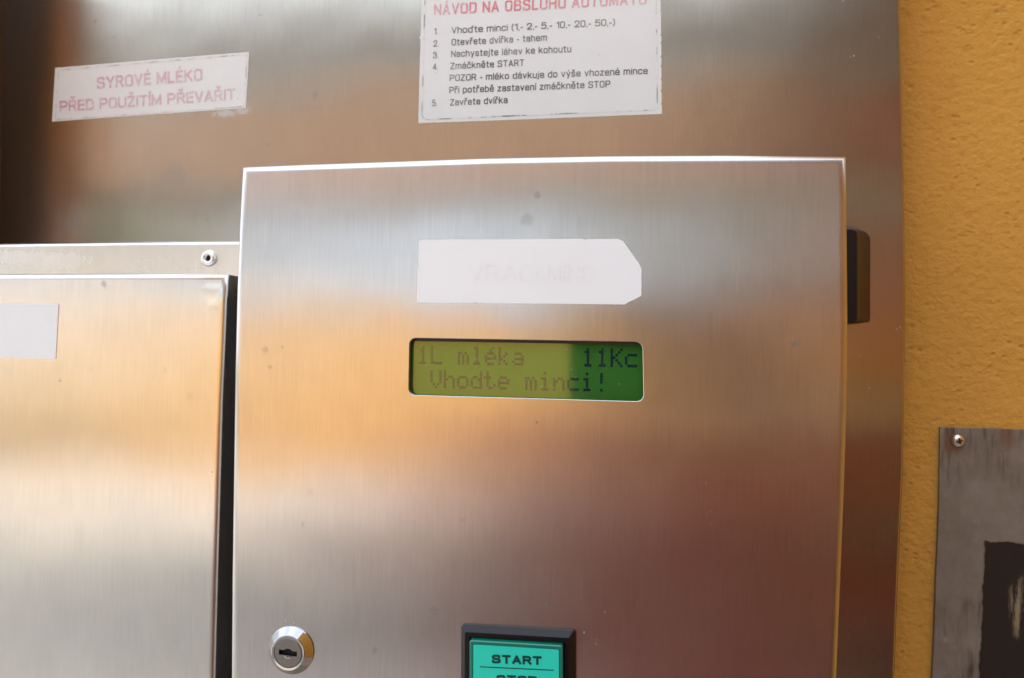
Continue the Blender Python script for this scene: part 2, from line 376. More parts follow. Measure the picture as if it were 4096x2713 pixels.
def plaster():
    m, nt, b = newmat('orange_plaster'); n = N(nt); p = n.pos()
    big = n.noise(n.scale(p, (7, 7, 7)), 1, 4, .55); mid = n.noise(n.scale(p, (60, 60, 60)), 1, 3, .5)
    a = n.noise(n.scale(p, (420, 420, 420)), 1, 2, .5)
    c = n.noise(n.scale(p, (170, 170, 210), rot=(0, .7, 0)), 1, 3, .6)
    sp = n.voronoi(n.scale(p, (190, 190, 240), rot=(.3, .2, .1)), 1)
    rare = n.ramp(n.noise(n.scale(p, (45, 45, 45)), 1, 2), .44, .62)
    hole = n.math('MULTIPLY', n.ramp(sp['Distance'], .34, .12), rare, clamp=True)
    h = n.math('ADD', n.math('MULTIPLY', a, .35), n.math('MULTIPLY', c, 1.0))
    h = n.math('SUBTRACT', h, n.math('MULTIPLY', hole, .38))
    col = n.mix(n.ramp(big, .3, .7), (.60, .30, .044), (.67, .345, .058))
    col = n.mix(n.ramp(c, .22, .42, .30, 0), col, (.30, .12, .016))
    col = n.mix(n.math('MULTIPLY', hole, .13), col, (.24, .10, .015))
    gs = n.voronoi(n.scale(p, (45, 45, 45), rot=(.7, .2, .4)), 1)
    grey = n.math('MULTIPLY', n.ramp(gs['Distance'], .06, .03), n.ramp(mid, .54, .58), clamp=True)
    col = n.mix(n.math('MULTIPLY', grey, .6), col, (.20, .13, .08))
    nt.links.new(col, b.inputs['Base Color']); b.inputs['Roughness'].default_value = .85
    nt.links.new(n.bump(h, .0012, 1.0), b.inputs['Normal'])
    return m
M_plaster = plaster()

def vinyl(name, col, dirt=.08):
    m, nt, b = newmat(name); n = N(nt); p = n.pos()
    f = n.noise(n.scale(p, (40, 40, 40)), 1, 5, .6)
    c = n.mix(n.ramp(f, .35, .75, 0, dirt * 3), col, tuple(v * .8 for v in col))
    sp = n.voronoi(n.scale(p, (150, 150, 150)), 1); rr = n.ramp(n.noise(n.scale(p, (33, 33, 33)), 1, 1), .62, .66)
    c = n.mix(n.math('MULTIPLY', n.ramp(sp['Distance'], .10, .05), n.math('MULTIPLY', rr, .35), clamp=True), c, (.45, .35, .22))
    nt.links.new(c, b.inputs['Base Color']); b.inputs['Roughness'].default_value = .38
    nt.links.new(n.bump(f, .0003, .4), b.inputs['Normal'])
    return m
def ink(name, col, paper, wear=(.30, .45), fade=None, scale=220, maxk=1.0):
    """print that has worn away in places; fade = (x0, x1) lets it bleach from left to right"""
    m, nt, b = newmat(name); n = N(nt); p = n.pos()
    f = n.noise(n.scale(p, (scale,) * 3), 1, 4, .65)
    k = n.ramp(f, wear[0], wear[1], .0, maxk)
    g = n.noise(n.scale(p, (25, 25, 25)), 1, 2, .5); k = n.math('MULTIPLY', k, n.ramp(g, .3, .6, .65, 1.0))
    if fade:
        s = nt.nodes.new('ShaderNodeSeparateXYZ'); nt.links.new(p, s.inputs[0])
        k = n.math('MULTIPLY', k, n.ramp(s.outputs[0], fade[0], fade[1], 1.0, fade[2]))
    nt.links.new(n.mix(k, paper, col), b.inputs['Base Color']); b.inputs['Roughness'].default_value = .42
    return m
PAPER = (.83, .85, .83)
M_vinyl = vinyl('white_vinyl', (.90, .94, .95), .03)
M_vinyl2 = vinyl('aged_white_vinyl', PAPER)
M_vinyl3 = vinyl('grey_white_vinyl', (.84, .87, .88))
M_blackink = ink('black_print', (.035, .033, .032), PAPER, (.14, .34), scale=420)
M_pinkink = ink('faded_red_print', (.72, .22, .28), PAPER, (.25, .6), scale=260, fade=None)
x0 = P(300, 400, YB)[0]; x1 = P(960, 400, YB)[0]
M_pinkink2 = ink('bleached_red_print', (.64, .20, .30), PAPER, (.2, .55), scale=260, fade=(x0, x1, .45))
x0 = P(2350, 20, YB)[0]; x1 = P(2620, 20, YB)[0]
M_pinkink3 = ink('worn_red_print', (.74, .20, .24), PAPER, (.2, .5), scale=300, fade=(x0, x1, .5))
M_ghost = ink('nearly_gone_print', (.78, .50, .54), (.90, .94, .95), (.42, .70), scale=240, maxk=.25)
M_border = ink('worn_black_border', (.05, .05, .05), PAPER, (.47, .62), scale=120)

# ================================================================== WALL
bm = box(-2.3, 9.0, YW, YW + .35, 0.0, 6.4)
o = obj('plaster_wall', bm, M_plaster)
tag(o, 'orange rough plastered wall behind the milk machine', 'wall')

# ================================================================== MILK MACHINE
MLOC = (-.15, .06, 0.0)
mach = root('milk_vending_machine', 'brushed stainless steel milk vending machine with green display, lock and push button', 'vending machine', MLOC)

# back panel, full height, standing off the wall
edge = [(3580, 2713), (3597, 2273), (3615, 1887), (3621, 1500), (3625, 1400), (3624, 1100), (3620, 804), (3611, 357), (3602, 0)]
rt = [P(x, y, YB) for x, y in edge]
out = [(-1.05, .10), (rt[0][0] - .004, .10), *rt, (rt[-1][0] - .003, 2.15), (-1.05, 2.15)]
back = obj('back_panel', sheet(out, YB, YW - .002, .0015, 5), M_back, mach)
# added slab: stands out from the panel at the left, just outside the photograph
hx = -.3875
# control box cover
left = [(967.7, 666.7), (958, 820), (954, 900), (945, 1150), (937, 1480), (932, 1807), (925, 2300), (922, 2713)]
right = [(3348, 2713), (3364, 2350), (3376.6, 2041), (3387, 1720), (3391.5, 1500), (3393, 1300), (3391, 1050), (3389, 850), (3386.5, 625)]
top = [(2900, 619.5), (2422, 622), (1950, 631), (1488, 647), (1200, 657)]
lw = [P(x, y) for x, y in left]; rw = [P(x, y) for x, y in right]; tw = [P(x, y) for x, y in top]
zb = 1.12
out = [*lw, (lw[-1][0] + .001, zb), (rw[0][0] - .002, zb), *rw, *tw]
hole = rrect(P(1636, 1350), P(2572, 1366), P(2577, 1609), P(1632, 1582), mm(30))
cover = obj('control_box_cover', sheet(out, 0.0, YB - .0005, .0032, 10, dep=.0014, holes=[hole], hole_d=.0022), M_box, mach)
# dispenser frame strip, black block for the shaded gap, door
ys = YS
bm = sheet([(-.95, P(0, 1200, ys)[1]), (P(1010, 1200, ys)[0], P(1010, 1190, ys)[1]), P(1010, 961.5, ys), P(953, 962, ys), P(700, 963.5, ys), P(477, 966, ys), P(200, 969.5, ys), P(0, 972, ys), P(-400, 982, ys), (-.95, P(-400, 980, ys)[1] - .01)], ys, YB - .0005, .0022, 7)
frame = obj('dispenser_frame', bm, M_strip, mach)
bm = box(-.94, P(925, 1500, YD)[0] + .012, ys + .004, YB - .004, .32, P(800, 1188, ys)[1])
gapshade = obj('door_gap_shade', bm, M_black, mach, 'black block standing for the shade behind the left steel door')  # solid black block in place of the shade in the gap
dr = [(856, 2713), (867, 2288), (877, 1930), (886, 1594), (897, 1350), (903, 1200), (909, 1098)]
dw = [P(x, y, YD) for x, y in dr]
out = [(-.93, .34), (dw[0][0] - .003, .34), *dw, P(500, 1094, YD), P(0, 1096, YD), P(-300, 1100, YD), (-.93, P(-300, 1100, YD)[1] - .006)]
door = obj('dispenser_door', sheet(out, YD, ys - .002, .0030, 9, dep=.0017), M_door, mach)

# blind rivet on the frame strip
cx, cz = P(837, 1034, ys); q = ys
M_rivet = simple('satin_aluminium', (.78, .77, .75), .28, 1.0)
prof = [(.0043, q), (.0043, q - .0004), (.0040, q - .0011), (.0034, q - .0017), (.0026, q - .0020), (.0019, q - .0018), (.00145, q - .0012), (.00135, q + .001), (0, q + .001)]
riv = obj('rivet', lathe(prof, cx, cz, 32), M_rivet, mach, smooth=True)
obj('rivet_hole', lathe([(.0013, q - .0004), (.0008, q - .0003), (0, q - .0003)], cx, cz, 20), M_black, riv)  # black disc, the dark of the hole put into its colour
# unseen slab added for the dark band and orange stripe reflected in the panel
zt = P(0, 985, YB)[1]
hs = obj('reflected_slab', box(hx - .02, hx, .062, YB, zt - .01, 2.1), M_slab, mach, 'unseen dark brown slab added left of the panel for its reflection')
obj('reflected_edge', box(hx - .02, hx + .002,   .030, .062, zt - .01, 1.74), M_slabedge, hs, 'orange front edge of the added slab, for the reflected stripe')

# ---- labels stuck on the machine
def sticker(name, pts, y, mat, label, thick=.00018):
    return obj(name, plate([P(a, b, y) for a, b in pts], y - thick, y - .00002), mat, mach, label)
def c5(pts): return [(1550 + a / 1.96, 900 + b / 1.96) for a, b in pts]
poly = c5([(250, 118), (700, 115), (1150, 112), (1535, 110), (1545, 116), (1552, 118), (1560, 112), (1808, 110), (1845, 127), (1875, 165), (1905, 210), (1940, 258), (1970, 300), (1982, 322), (1991, 348), (1991, 556), (1930, 587), (1885, 607), (1862, 624),
           (1400, 619), (1000, 616), (704, 612), (690, 604), (676, 611), (400, 611), (240, 610), (233, 590), (240, 350)])
s1 = sticker('label_plate', poly, 0.0, M_vinyl, 'blank white label with cut right corners above the display')
obj('lettering', text_bm('VRACI', P(1875, 1128), P(2152, 1128), mm(70), -.00024, .12), M_ghost, s1)
obj('lettering', text_bm('MINC', P(2190, 1128), P(2375, 1128), mm(70), -.00024, .12), M_ghost, s1)
y = YB
quad = [(221.5, 272.4), (600, 240.5), (996.8, 208.9), (991, 320), (984.3, 433.2), (600, 459), (208.9, 487.5), (215, 380)]
s2 = sticker('label_plate', quad, y, M_vinyl2, 'tilted white label with faded pink warning about raw milk')
y2 = y - .0003
TC = lambda a, b: P(150 + a / 2.631, 150 + b / 2.631, YB)
obj('lettering', text_bm('SYROVÉ MLÉKO', TC(628, 545), TC(1738, 455), mm(54, y), y2, .18, .10), M_pinkink2, s2)
obj('lettering', text_bm('PŘED POUŽITÍM PŘEVAŘIT.', TC(235, 786), TC(2118, 655), mm(50, y), y2, .18, .10), M_pinkink2, s2)
def stroke(bm, pts, wd, y, closed=False):
    L = len(pts); rngs = range(L if closed else L - 1)
    for i in rngs:
        a, b = Vector(pts[i]), Vector(pts[(i + 1) % L]); d = (b - a).normalized(); nn = Vector((-d.y, d.x)) * wd / 2
        vs = [bm.verts.new((q.x, y, q.y)) for q in (a - nn, b - nn, b + nn, a + nn)]; bm.faces.new(vs)
bm = bmesh.new()
bp = rrect(TC(225, 345), TC(2205, 180), TC(2180, 728), TC(190, 868), mm(8, y), 4)
stroke(bm, bp, mm(2.0, y), y2, True)
obj('printed_border', bm, M_border, s2)

IC = lambda a, b: P(1600 + a / 2.0591, b / 2.0591, YB)
lp = [(152, 1015), (156, 850), (160, 700), (163, 560), (169, 400), (170, 325), (160, 310), (171, 296), (176, 150), (181, -20), (187, -260), (2136, -330), (2142, -100), (2145, 20),
      (2147, 90), (2142, 96), (2149, 104), (2150, 280), (2143, 290), (2152, 300), (2152, 345), (2144, 352), (2152, 362), (2153, 455), (2146, 470), (2154, 482), (2152, 540), (2146, 548), (2153, 560),
      (2154, 640), (2148, 655), (2154, 668), (2153, 740), (2147, 752), (2155, 765), (2155, 850), (2149, 858), (2156, 868), (2157, 940), (1600, 962), (1150, 980), (700, 997)]
s3 = obj('label_plate', plate([IC(a, b) for a, b in lp], y - .00018, y - .00002), M_vinyl2, mach, 'large white label with printed operating instructions above the control box')
cap = mm(27.5, y)
def tline(s, a, b, mat=M_blackink, c=cap, bold=.15): obj('lettering', text_bm(s, IC(*a), IC(*b), c, y2, bold), mat, s3)
tline('NÁVOD NA OBSLUHU AUTOMATU', (280, 128), (2032, 38), M_pinkink3, mm(46, y), .17)
for s, a, b in (('1.', (280, 288), (333, 286)), ('2.', (276, 388), (330, 386)), ('3.', (273, 484), (326, 482)), ('4.', (270, 580), (326, 578)), ('5.', (264, 878), (318, 876)),
                ('Vhoďte minci (1,- 2,- 5,- 10,- 20,- 50,-)', (425, 279), (1770, 212)), ('Otevřete dvířka - tahem', (425, 378), (1210, 338)),
                ('Nachystejte láhev ke kohoutu', (421, 474), (1411, 432)), ('Zmáčkněte START', (415, 574), (1024, 545)),
                ('POZOR - mléko dávkuje do výše vhozené mince', (409, 672), (2040, 612)), ('Při potřebě zastavení zmáčkněte STOP', (406, 772), (1732, 721)),
                ('Zavřete dvířka', (412, 873), (886, 852))):
    tline(s, a, b)
bm = bmesh.new()
bp = rrect(IC(212, -200), IC(2106, -280), IC(2120, 905), IC(180, 988), mm(26, y), 6)
stroke(bm, bp, mm(3.6, y), y2, True)
obj('printed_border', bm, M_border, s3)
pts = rrect(P(-500, 1208, YD), P(236, 1214, YD), P(224, 1436, YD), P(-500, 1420, YD), mm(6, YD), 4)
s4 = obj('label_plate', plate(pts, YD - .0002, YD - .00002), M_vinyl3, mach, 'blank pale label cut off by the left edge, on the left door')

# ---- display
yl = .0034
def lcd_mat(name, col, tint):
    m, nt, b = newmat(name); n = N(nt)
    out = nt.nodes['Material Output']
    p = n.pos(); f = n.noise(n.scale(p, (300, 300, 300)), 1, 3, .6)
    scv = n.voronoi(n.scale(p, (260, 260, 260)), 1); spk = n.math('MULTIPLY', n.ramp(scv['Distance'], .12, .05), n.ramp(f, .52, .58), clamp=True)
    nt.links.new(n.mix(n.math('MULTIPLY', spk, .3), col, (.4, .42, .38)), b.inputs['Base Color'])
    b.inputs['Roughness'].default_value = .5; b.inputs['Specular IOR Level'].default_value = .0
    g = nt.nodes.new('ShaderNodeBsdfGlossy'); g.inputs['Color'].default_value = (*tint, 1); g.inputs['Roughness'].default_value = .07
    ad = nt.nodes.new('ShaderNodeAddShader'); nt.links.new(b.outputs[0], ad.inputs[0]); nt.links.new(g.outputs[0], ad.inputs[1])
    nt.links.new(ad.outputs[0], out.inputs['Surface'])
    return m
TINT = (.105, .13, .09)
M_lcd = lcd_mat('green_display', (.034, .135, .022), TINT)
M_dot = lcd_mat('display_dots', (.008, .022, .035), TINT)
disp = root('display', '', '', (0, 0, 0)); del disp['label']; del disp['category']
disp.parent = mach; disp.location = Vector(P(2104, 1477) + (0,)).xzy.xyz * 0 + Vector((P(2104, 1477)[0] - MLOC[0], yl - MLOC[1], P(2104, 1477)[1] - MLOC[2]))
scr = obj('screen', plate([P(1615, 1330, yl), P(2595, 1345, yl), P(2600, 1635, yl), P(1610, 1605, yl)], yl, yl + .003), M_lcd, disp)
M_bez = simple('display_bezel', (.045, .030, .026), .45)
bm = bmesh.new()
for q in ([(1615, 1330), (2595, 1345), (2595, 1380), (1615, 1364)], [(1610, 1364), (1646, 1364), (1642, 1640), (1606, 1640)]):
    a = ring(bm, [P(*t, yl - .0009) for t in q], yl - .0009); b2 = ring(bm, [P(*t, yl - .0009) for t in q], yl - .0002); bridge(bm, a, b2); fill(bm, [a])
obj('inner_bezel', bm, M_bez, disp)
G = {'1': ['00100', '01100', '00100', '00100', '00100', '00100', '01110'], 'L': ['10000'] * 6 + ['11111'],
     'm': ['00000', '00000', '11010', '10101', '10101', '10101', '10101'], 'l': ['01100', '00100', '00100', '00100', '00100', '00100', '01110'],
     'é': ['00010', '00100', '01110', '10001', '11111', '10000', '01110'], 'k': ['10000', '10000', '10010', '10100', '11000', '10100', '10010'],
     'a': ['00000', '00000', '01110', '00001', '01111', '10001', '01111'], 'K': ['10001', '10010', '10100', '11000', '10100', '10010', '10001'],
     'c': ['00000', '00000', '01111', '10000', '10000', '10000', '01111'], 'V': ['10001'] * 5 + ['01010', '00100'],
     'h': ['10000', '10000', '10110', '11001', '10001', '10001', '10001'], 'o': ['00000', '00000', '01110', '10001', '10001', '10001', '01110'],
     'd': ['00001', '00001', '01101', '10011', '10001', '10001', '01111'], 't': ['01000', '01000', '11100', '01000', '01000', '01001', '00110'],
     'e': ['00000', '00000', '01110', '10001', '11111', '10000', '01110'], 'i': ['00100', '00000', '01100', '00100', '00100', '00100', '01110'],
     'n': ['00000', '00000', '10110', '11001', '10001', '10001', '10001'], '!': ['00100', '00100', '00100', '00100', '00000', '00000', '00100']}
def charline(s, a, b, ncol, rowpx):
    a, b = Vector(P(*a, yl)), Vector(P(*b, yl)); px = (b - a) / ncol; dx = px / 6.0; dz = Vector((dx.y, -dx.x)).normalized() * mm(rowpx, yl)
    for i, ch in enumerate(s):
        if ch == ' ': continue
        bm = bmesh.new()
        for r_, row in enumerate(G[ch]):
            for c_, bit in enumerate(row):
                if bit == '1':
                    o_ = a + px * i + dx * c_ + dz * r_
                    q = [o_ + dx * .04 + dz * .04, o_ + dx * .96 + dz * .04, o_ + dx * .96 + dz * .95, o_ + dx * .04 + dz * .95]
                    bm.faces.new([bm.verts.new((v.x, yl - .00012, v.y)) for v in q])
        obj('character', bm, M_dot, disp)
charline('1L mléka    11Kc', (1670.5, 1384.6), (2442.5, 1393.6), 14, 10.6)
charline(' Vhodte minci!', (1668.5, 1479.6), (2381.5, 1491.6), 13, 10.6)

# ---- key lock
cx, cz = P(1166, 2600)
M_chrome = simple('worn_chrome', (.46, .45, .44), .07, 1.0)
M_chrome2 = simple('brushed_chrome', (.22, .21, .205), .28, 1.0)
lock = root('key_lock', '', ''); del lock['label']; del lock['category']; lock.parent = mach
lock.location = (cx - MLOC[0], -MLOC[1], cz - MLOC[2])
obj('collar', lathe([(.0103, 0), (.0103, -.0005), (.0100, -.0008), (.00765, -.0034), (.0074, -.00355), (.0065, -.00345), (.0064, -.0031)], cx, cz, 64), M_chrome, lock)
for f in lock.children[0].data.polygons: f.use_smooth = False
n_ = 64
bm = bmesh.new()
yk = -.0033
kr = R(-2.5)
def kp(x, z): return (cx + x * math.cos(kr) - z * math.sin(kr), cz + x * math.sin(kr) + z * math.cos(kr))
key = [kp(-.0041, -.0011), kp(.0041, -.0011), kp(.0041, .0010), kp(.0019, .0010)] + [kp(.0017 * math.cos(t), .0008 + .0010 * math.sin(t)) for t in [R(a) for a in (25, 50, 75, 105, 130, 155)]] + [kp(-.0019, .0010), kp(-.0041, .0010)]
circ = lambda r_: [(cx + r_ * math.cos(2 * math.pi * i / n_), cz + r_ * math.sin(2 * math.pi * i / n_)) for i in range(n_)]
A = ring(bm, circ(.00635), yk + .0006); B = ring(bm, circ(.00625), yk - .0001); C_ = ring(bm, circ(.0060), yk - .0002); bridge(bm, A, B, True); bridge(bm, B, C_, True)
K0 = ring(bm, key, yk - .0002); K1 = ring(bm, key, yk + .004); bridge(bm, K0, K1); fill(bm, [C_, K0]); fill(bm, [K1])
cyl = obj('lock_cylinder', bm, M_chrome2, lock)
obj('keyway', plate([((a - cx) * .97 + cx, (b - cz) * .97 + cz) for a, b in key], yk + .0018, yk + .0035), M_black, lock)  # black floor stands for the shade inside the keyway
dm = bmesh.new()
for sgn, r0 in ((-1, .0011),):
    a = [bm_ for bm_ in ()]
vs = []
for k in range(13):
    t = math.pi + math.pi * k / 12; vs.append((cx + .0017 * math.cos(t), cz - .0013 + .0013 * math.sin(t)))
top_ = ring(dm, vs, yk - .00026); inn = [((a - cx) * .35 + cx, (b - (cz - .0013)) * .3 + cz - .0013) for a, b in vs]
in_ = ring(dm, inn, yk - .0010 + .0008 + .0007 - .0007 - .0003)
for i in range(12):
    f = dm.faces.new((top_[i], top_[i + 1], in_[i + 1], in_[i])); f.smooth = True
obj('key_guide', dm, M_chrome, lock)

# ---- push button
btn = root('push_button', '', ''); del btn['label']; del btn['category']; btn.parent = mach
b_tl, b_tr = Vector(P(1846, 2493)), Vector(P(2303, 2519)); ux = (b_tr - b_tl).normalized(); uz = Vector((ux.y, -ux.x)); bw = (b_tr - b_tl).length
btn.location = (b_tl.x - MLOC[0], -MLOC[1], b_tl.y - MLOC[2])
def bq(m, rad=.0012, n=4, H_=None):
    """square, m metres inside the button's outline"""
    H_ = H_ or bw
    return rrect(b_tl + ux * m + uz * m, b_tl + ux * (bw - m) + uz * m, b_tl + ux * (bw - m) + uz * (H_ - m), b_tl + ux * m + uz * (H_ - m), rad, n)
M_plast = simple('black_plastic', (.006, .005, .006), .30, Specular_IOR_Level=.35)
bm = bmesh.new(); prev = ring(bm, bq(0, .0015), -.00005)
for m_, y_, r_ in ((.0001, -.0010, .0015), (.0020, -.0034, .0008), (.0023, -.0036, .0006), (.0041, -.0036, .0008), (.0042, -.0034, .0008), (.0043, -.0008, .0008)):
    c = ring(bm, bq(m_, r_), y_); bridge(bm, prev, c); prev = c
fill(bm, [prev])
obj('bezel', bm, M_plast, btn)
m, nt_, b_ = newmat('green_translucent_plastic'); b_.inputs['Base Color'].default_value = (.004, .19, .125, 1); b_.inputs['Roughness'].default_value = .18
b_.inputs['Coat Weight'].default_value = .6; M_lens = m
M_teal = simple('teal_button_face', (.025, .66, .50), .22)
bm = bmesh.new(); prev = ring(bm, bq(.0045, .001), -.0009)
for m_, y_, r_ in ((.0047, -.0056, .001), (.0050, -.0060, .0008), (.0060, -.0060, .0006), (.0061, -.0056, .0006)):
    c = ring(bm, bq(m_, r_), y_); bridge(bm, prev, c); prev = c
fill(bm, [prev])
obj('lens', bm, M_lens, btn)
fa = obj('button_face', plate(bq(.0063, .0006), -.0059, -.0056), M_teal, btn)
M_tink = simple('dark_green_print', (.004, .055, .045), .25)
YT = -.00605
BC = lambda a, b: P(1800 + a / 4.305, 2450 + b / 4.305, YT)
obj('lettering', text_bm('START', BC(720, 877), BC(1583, 912), mm(36, YT), YT, .27, .13), M_tink, btn)
obj('lettering', text_bm('STOP', BC(800, 1228), BC(1508, 1255), mm(36, YT), YT, .27, .13), M_tink, btn)
bm = bmesh.new(); stroke(bm, [BC(514, 937), BC(1787, 997)], mm(3.6, YT), YT); obj('printed_line', bm, M_tink, btn)

# ---- dark latch block at the right side of the control box
M_latch = simple('black_latch_plastic', (.009, .008, .008), .33, Specular_IOR_Level=.4)
bm = bmesh.new()
yf_, yb_ = .060, YB - .0005
f1 = [P(*t, yf_) for t in [(3340, 916), (3408, 916), (3420, 920), (3427, 932), (3429, 948), (3429, 1270), (3426, 1283), (3417, 1290), (3340, 1292)]]
f2 = [P(*t, yb_) for t in [(3340, 900), (3420, 922), (3444, 932), (3458, 943), (3467, 960), (3467, 1280), (3464, 1289), (3448, 1292), (3340, 1302)]]
a = ring(bm, f1, yf_); b2 = ring(bm, f2, yb_ - .006); c2 = ring(bm, f2, yb_)
bridge(bm, a, b2, True); bridge(bm, b2, c2, True); fill(bm, [a])
lat = obj('side_latch', bm, M_latch, mach, 'black plastic latch block at the right side of the control box')
md = lat.modifiers.new('b', 'BEVEL'); md.width = .0008; md.segments = 2; md.limit_method = 'ANGLE'

# ================================================================== METAL PLATE ON THE WALL
yp = YW - .0022
def zinc():
    m, nt, b = newmat('weathered_zinc'); n = N(nt); p = n.pos()
    a = n.noise(n.scale(p, (45, 45, 45)), 1, 5, .65); c = n.noise(n.scale(p, (260, 260, 120), rot=(0, -.5, 0)), 1, 4, .7)
    d = n.noise(n.scale(p, (420, 420, 46), rot=(0, .45, 0)), 1, 3, .6); g = n.noise(n.scale(p, (18, 18, 18)), 1, 3, .5)
    col = n.mix(n.ramp(a, .3, .7), (.20, .17, .13), (.30, .275, .235))
    col = n.mix(n.math('MULTIPLY', n.ramp(d, .50, .70), n.ramp(g, .48, .62), clamp=True), col, (.06, .045, .035))
    v = n.voronoi(n.scale(p, (110, 110, 110)), 1)['Distance']
    col = n.mix(n.math('MULTIPLY', n.ramp(v, .22, .05), n.ramp(c, .5, .62), clamp=True), col, (.36, .34, .33))
    rx, rz = P(3822, 1765, yp)
    rust = n.spot(p, rx - .0016, rz - .001, .0062, .0070, c); rust2 = n.spot(p, *P(4030, 1750, yp), .006, .008, c)
    col = n.mix(n.math('MULTIPLY', n.math('ADD', rust, n.math('MULTIPLY', rust2, .6), clamp=True), .6), col, (.22, .075, .025))
    nt.links.new(col, b.inputs['Base Color']); b.inputs['Metallic'].default_value = .3
    nt.links.new(n.ramp(c, .3, .7, .42, .62), b.inputs['Roughness']); nt.links.new(n.bump(c, .00025, .8), b.inputs['Normal'])
    return m
M_zinc = zinc()
pw = [P(x, y_, yp) for x, y_ in ((3762, 1709.5), (3900, 1713), (4096, 1718), (4330, 1723))]
pl = [P(x, y_, yp) for x, y_ in ((3728.5, 2713), (3736, 2560), (3745, 2300), (3756, 2041))]
xr = pw[-1][0] + .15
out = [(pl[0][0] - .003, 1.30), (xr, 1.30), (xr, pw[-1][1] - .003), *reversed(pw), *reversed(pl)]
wp = root('metal_wall_plate', 'weathered grey metal plate with torn black patch, screwed to the orange wall', 'metal plate', (pw[0][0] + .1, yp, 1.30))
obj('sheet', sheet(out, yp, YW - .0002, .0003, 2), M_zinc, wp)
m, nt_, b_ = newmat('torn_black_film'); n = N(nt_); p_ = n.pos()
dd = n.noise(n.scale(p_, (420, 420, 40), rot=(0, -.25, 0)), 1, 4, .7); gg = n.noise(n.scale(p_, (30, 30, 22)), 1, 2)
k_ = n.math('MULTIPLY', n.ramp(dd, .60, .70), n.ramp(gg, .54, .62), clamp=True)
wx, wz = P(4068, 2430, yp)
k2 = n.math('MULTIPLY', n.spot(p_, wx, wz, .0050, .019, n.noise(n.scale(p_, (300, 300, 90)), 1, 4, .7)), n.ramp(dd, .45, .55), clamp=True)
nt_.links.new(n.mix(n.math('MAXIMUM', k_, k2), (.013, .009, .007), (.26, .21, .13)), b_.inputs['Base Color']); b_.inputs['Roughness'].default_value = .55
M_film = m
M_glue = simple('old_glue', (.22, .16, .10), .8)
rnd = random.Random(3)
def jag(a, b, n, amp):
    a, b = Vector(a), Vector(b); d = (b - a).normalized(); nn = Vector((-d.y, d.x)); o = []
    w_ = 0
    for i in range(n):
        w_ = .6 * w_ + rnd.uniform(-amp, amp); o.append(tuple(a.lerp(b, i / n) + nn * w_))
    return o
tlp, blp = (3937, 2168), (3915, 2760)
je = jag(blp, (3932, 2330), 26, 4) + jag((3932, 2330), tlp, 12, 3) + jag(tlp, (4330, 2172), 34, 5)
for dxy, mat, nm, yy in ((0, M_film, 'black_patch', yp - .0004), (-3, M_glue, 'glue_edge', yp - .0002)):
    pts = [P(a + (dxy if a < 3945 else 0) + rnd.uniform(-3, 3) * (dxy != 0), b + (dxy * .8 if a >= 3930 and b < 2200 else 0), yp) for a, b in je]
    pts += [(xr - .02, pts[-1][1] - .002), (xr - .02, 1.32), (pts[0][0], 1.32)]
    obj(nm, plate(pts, yy, yp - .00002), mat, wp)
cx, cz = P(3831, 1763, yp)
M_screw = simple('zinc_screw', (.62, .60, .56), .25, 1.0)
bm = bmesh.new(); prof = [(.0037, yp), (.0036, yp - .0006), (.0032, yp - .0014), (.0025, yp - .0020), (.0016, yp - .0024), (.0010, yp - .0025), (0, yp - .0025)]
scw = obj('screw', lathe(prof, cx, cz, 28), M_screw, wp, smooth=True)
bm = bmesh.new()
for an in (R(10), R(100)):
    d = Vector((math.cos(an), math.sin(an))); e = Vector((-d.y, d.x))
    q = [Vector((cx, cz)) + d * .0016 + e * .0004, Vector((cx, cz)) + d * .0016 - e * .0004, Vector((cx, cz)) - d * .0016 - e * .0004, Vector((cx, cz)) - d * .0016 + e * .0004]
    yy = yp - .00262 - (.00003 if an > 1 else 0); bm.faces.new([bm.verts.new((v.x, yy, v.y)) for v in q])
obj('cross_slot', bm, M_black, scw)  # flat black cross, the slot's shade put in as colour

# ================================================================== STREET BEHIND THE PHOTOGRAPHER (seen in the steel)
def noisy(name, c1, c2, sc, rough=.85):
    m, nt, b = newmat(name); n = N(nt)
    nt.links.new(n.mix(n.ramp(n.noise(n.pos(), sc, 5, .6), .3, .7), c1, c2), b.inputs['Base Color']); b.inputs['Roughness'].default_value = rough
    return m
M_pave = noisy('pale_paving', (.47, .43, .36), (.55, .50, .43), 3)
M_asph = noisy('asphalt', (.24, .23, .195), (.30, .285, .25), 6)
M_grass = noisy('grass_ground', (.07, .10, .02), (.12, .15, .03), 5)
def struct(name, bm, mat): o = obj(name, bm, mat); o['kind'] = 'structure'; return o
struct('ground', box(-60, 60, -70, 4, -.3, 0.0), M_grass)
struct('pavement', box(-30, 20, -2.8, YW, 0.0, .10), M_pave)
struct('road', box(-40, 40, -5.2, -2.8, 0.0, .004), M_asph)
struct('footpath', box(-40, 40, -7.8, -5.2, 0.0, .12), M_pave)

M_orange = noisy('sunlit_orange_render', (.70, .375, .10), (.76, .425, .125), 2)
M_plinth = noisy('orange_plinth', (.56, .36, .19), (.62, .41, .23), 2)
M_cream = noisy('cream_render', (.54, .43, .31), (.60, .49, .36), 2)
M_tile = noisy('clay_tiles', (.20, .12, .075), (.27, .165, .10), 8)
M_win = simple('dark_glass', (.03, .035, .04), .1)
M_white = simple('white_paint', (.75, .75, .73), .5)
M_brown = noisy('brown_boards', (.14, .075, .035), (.18, .10, .05), 6)

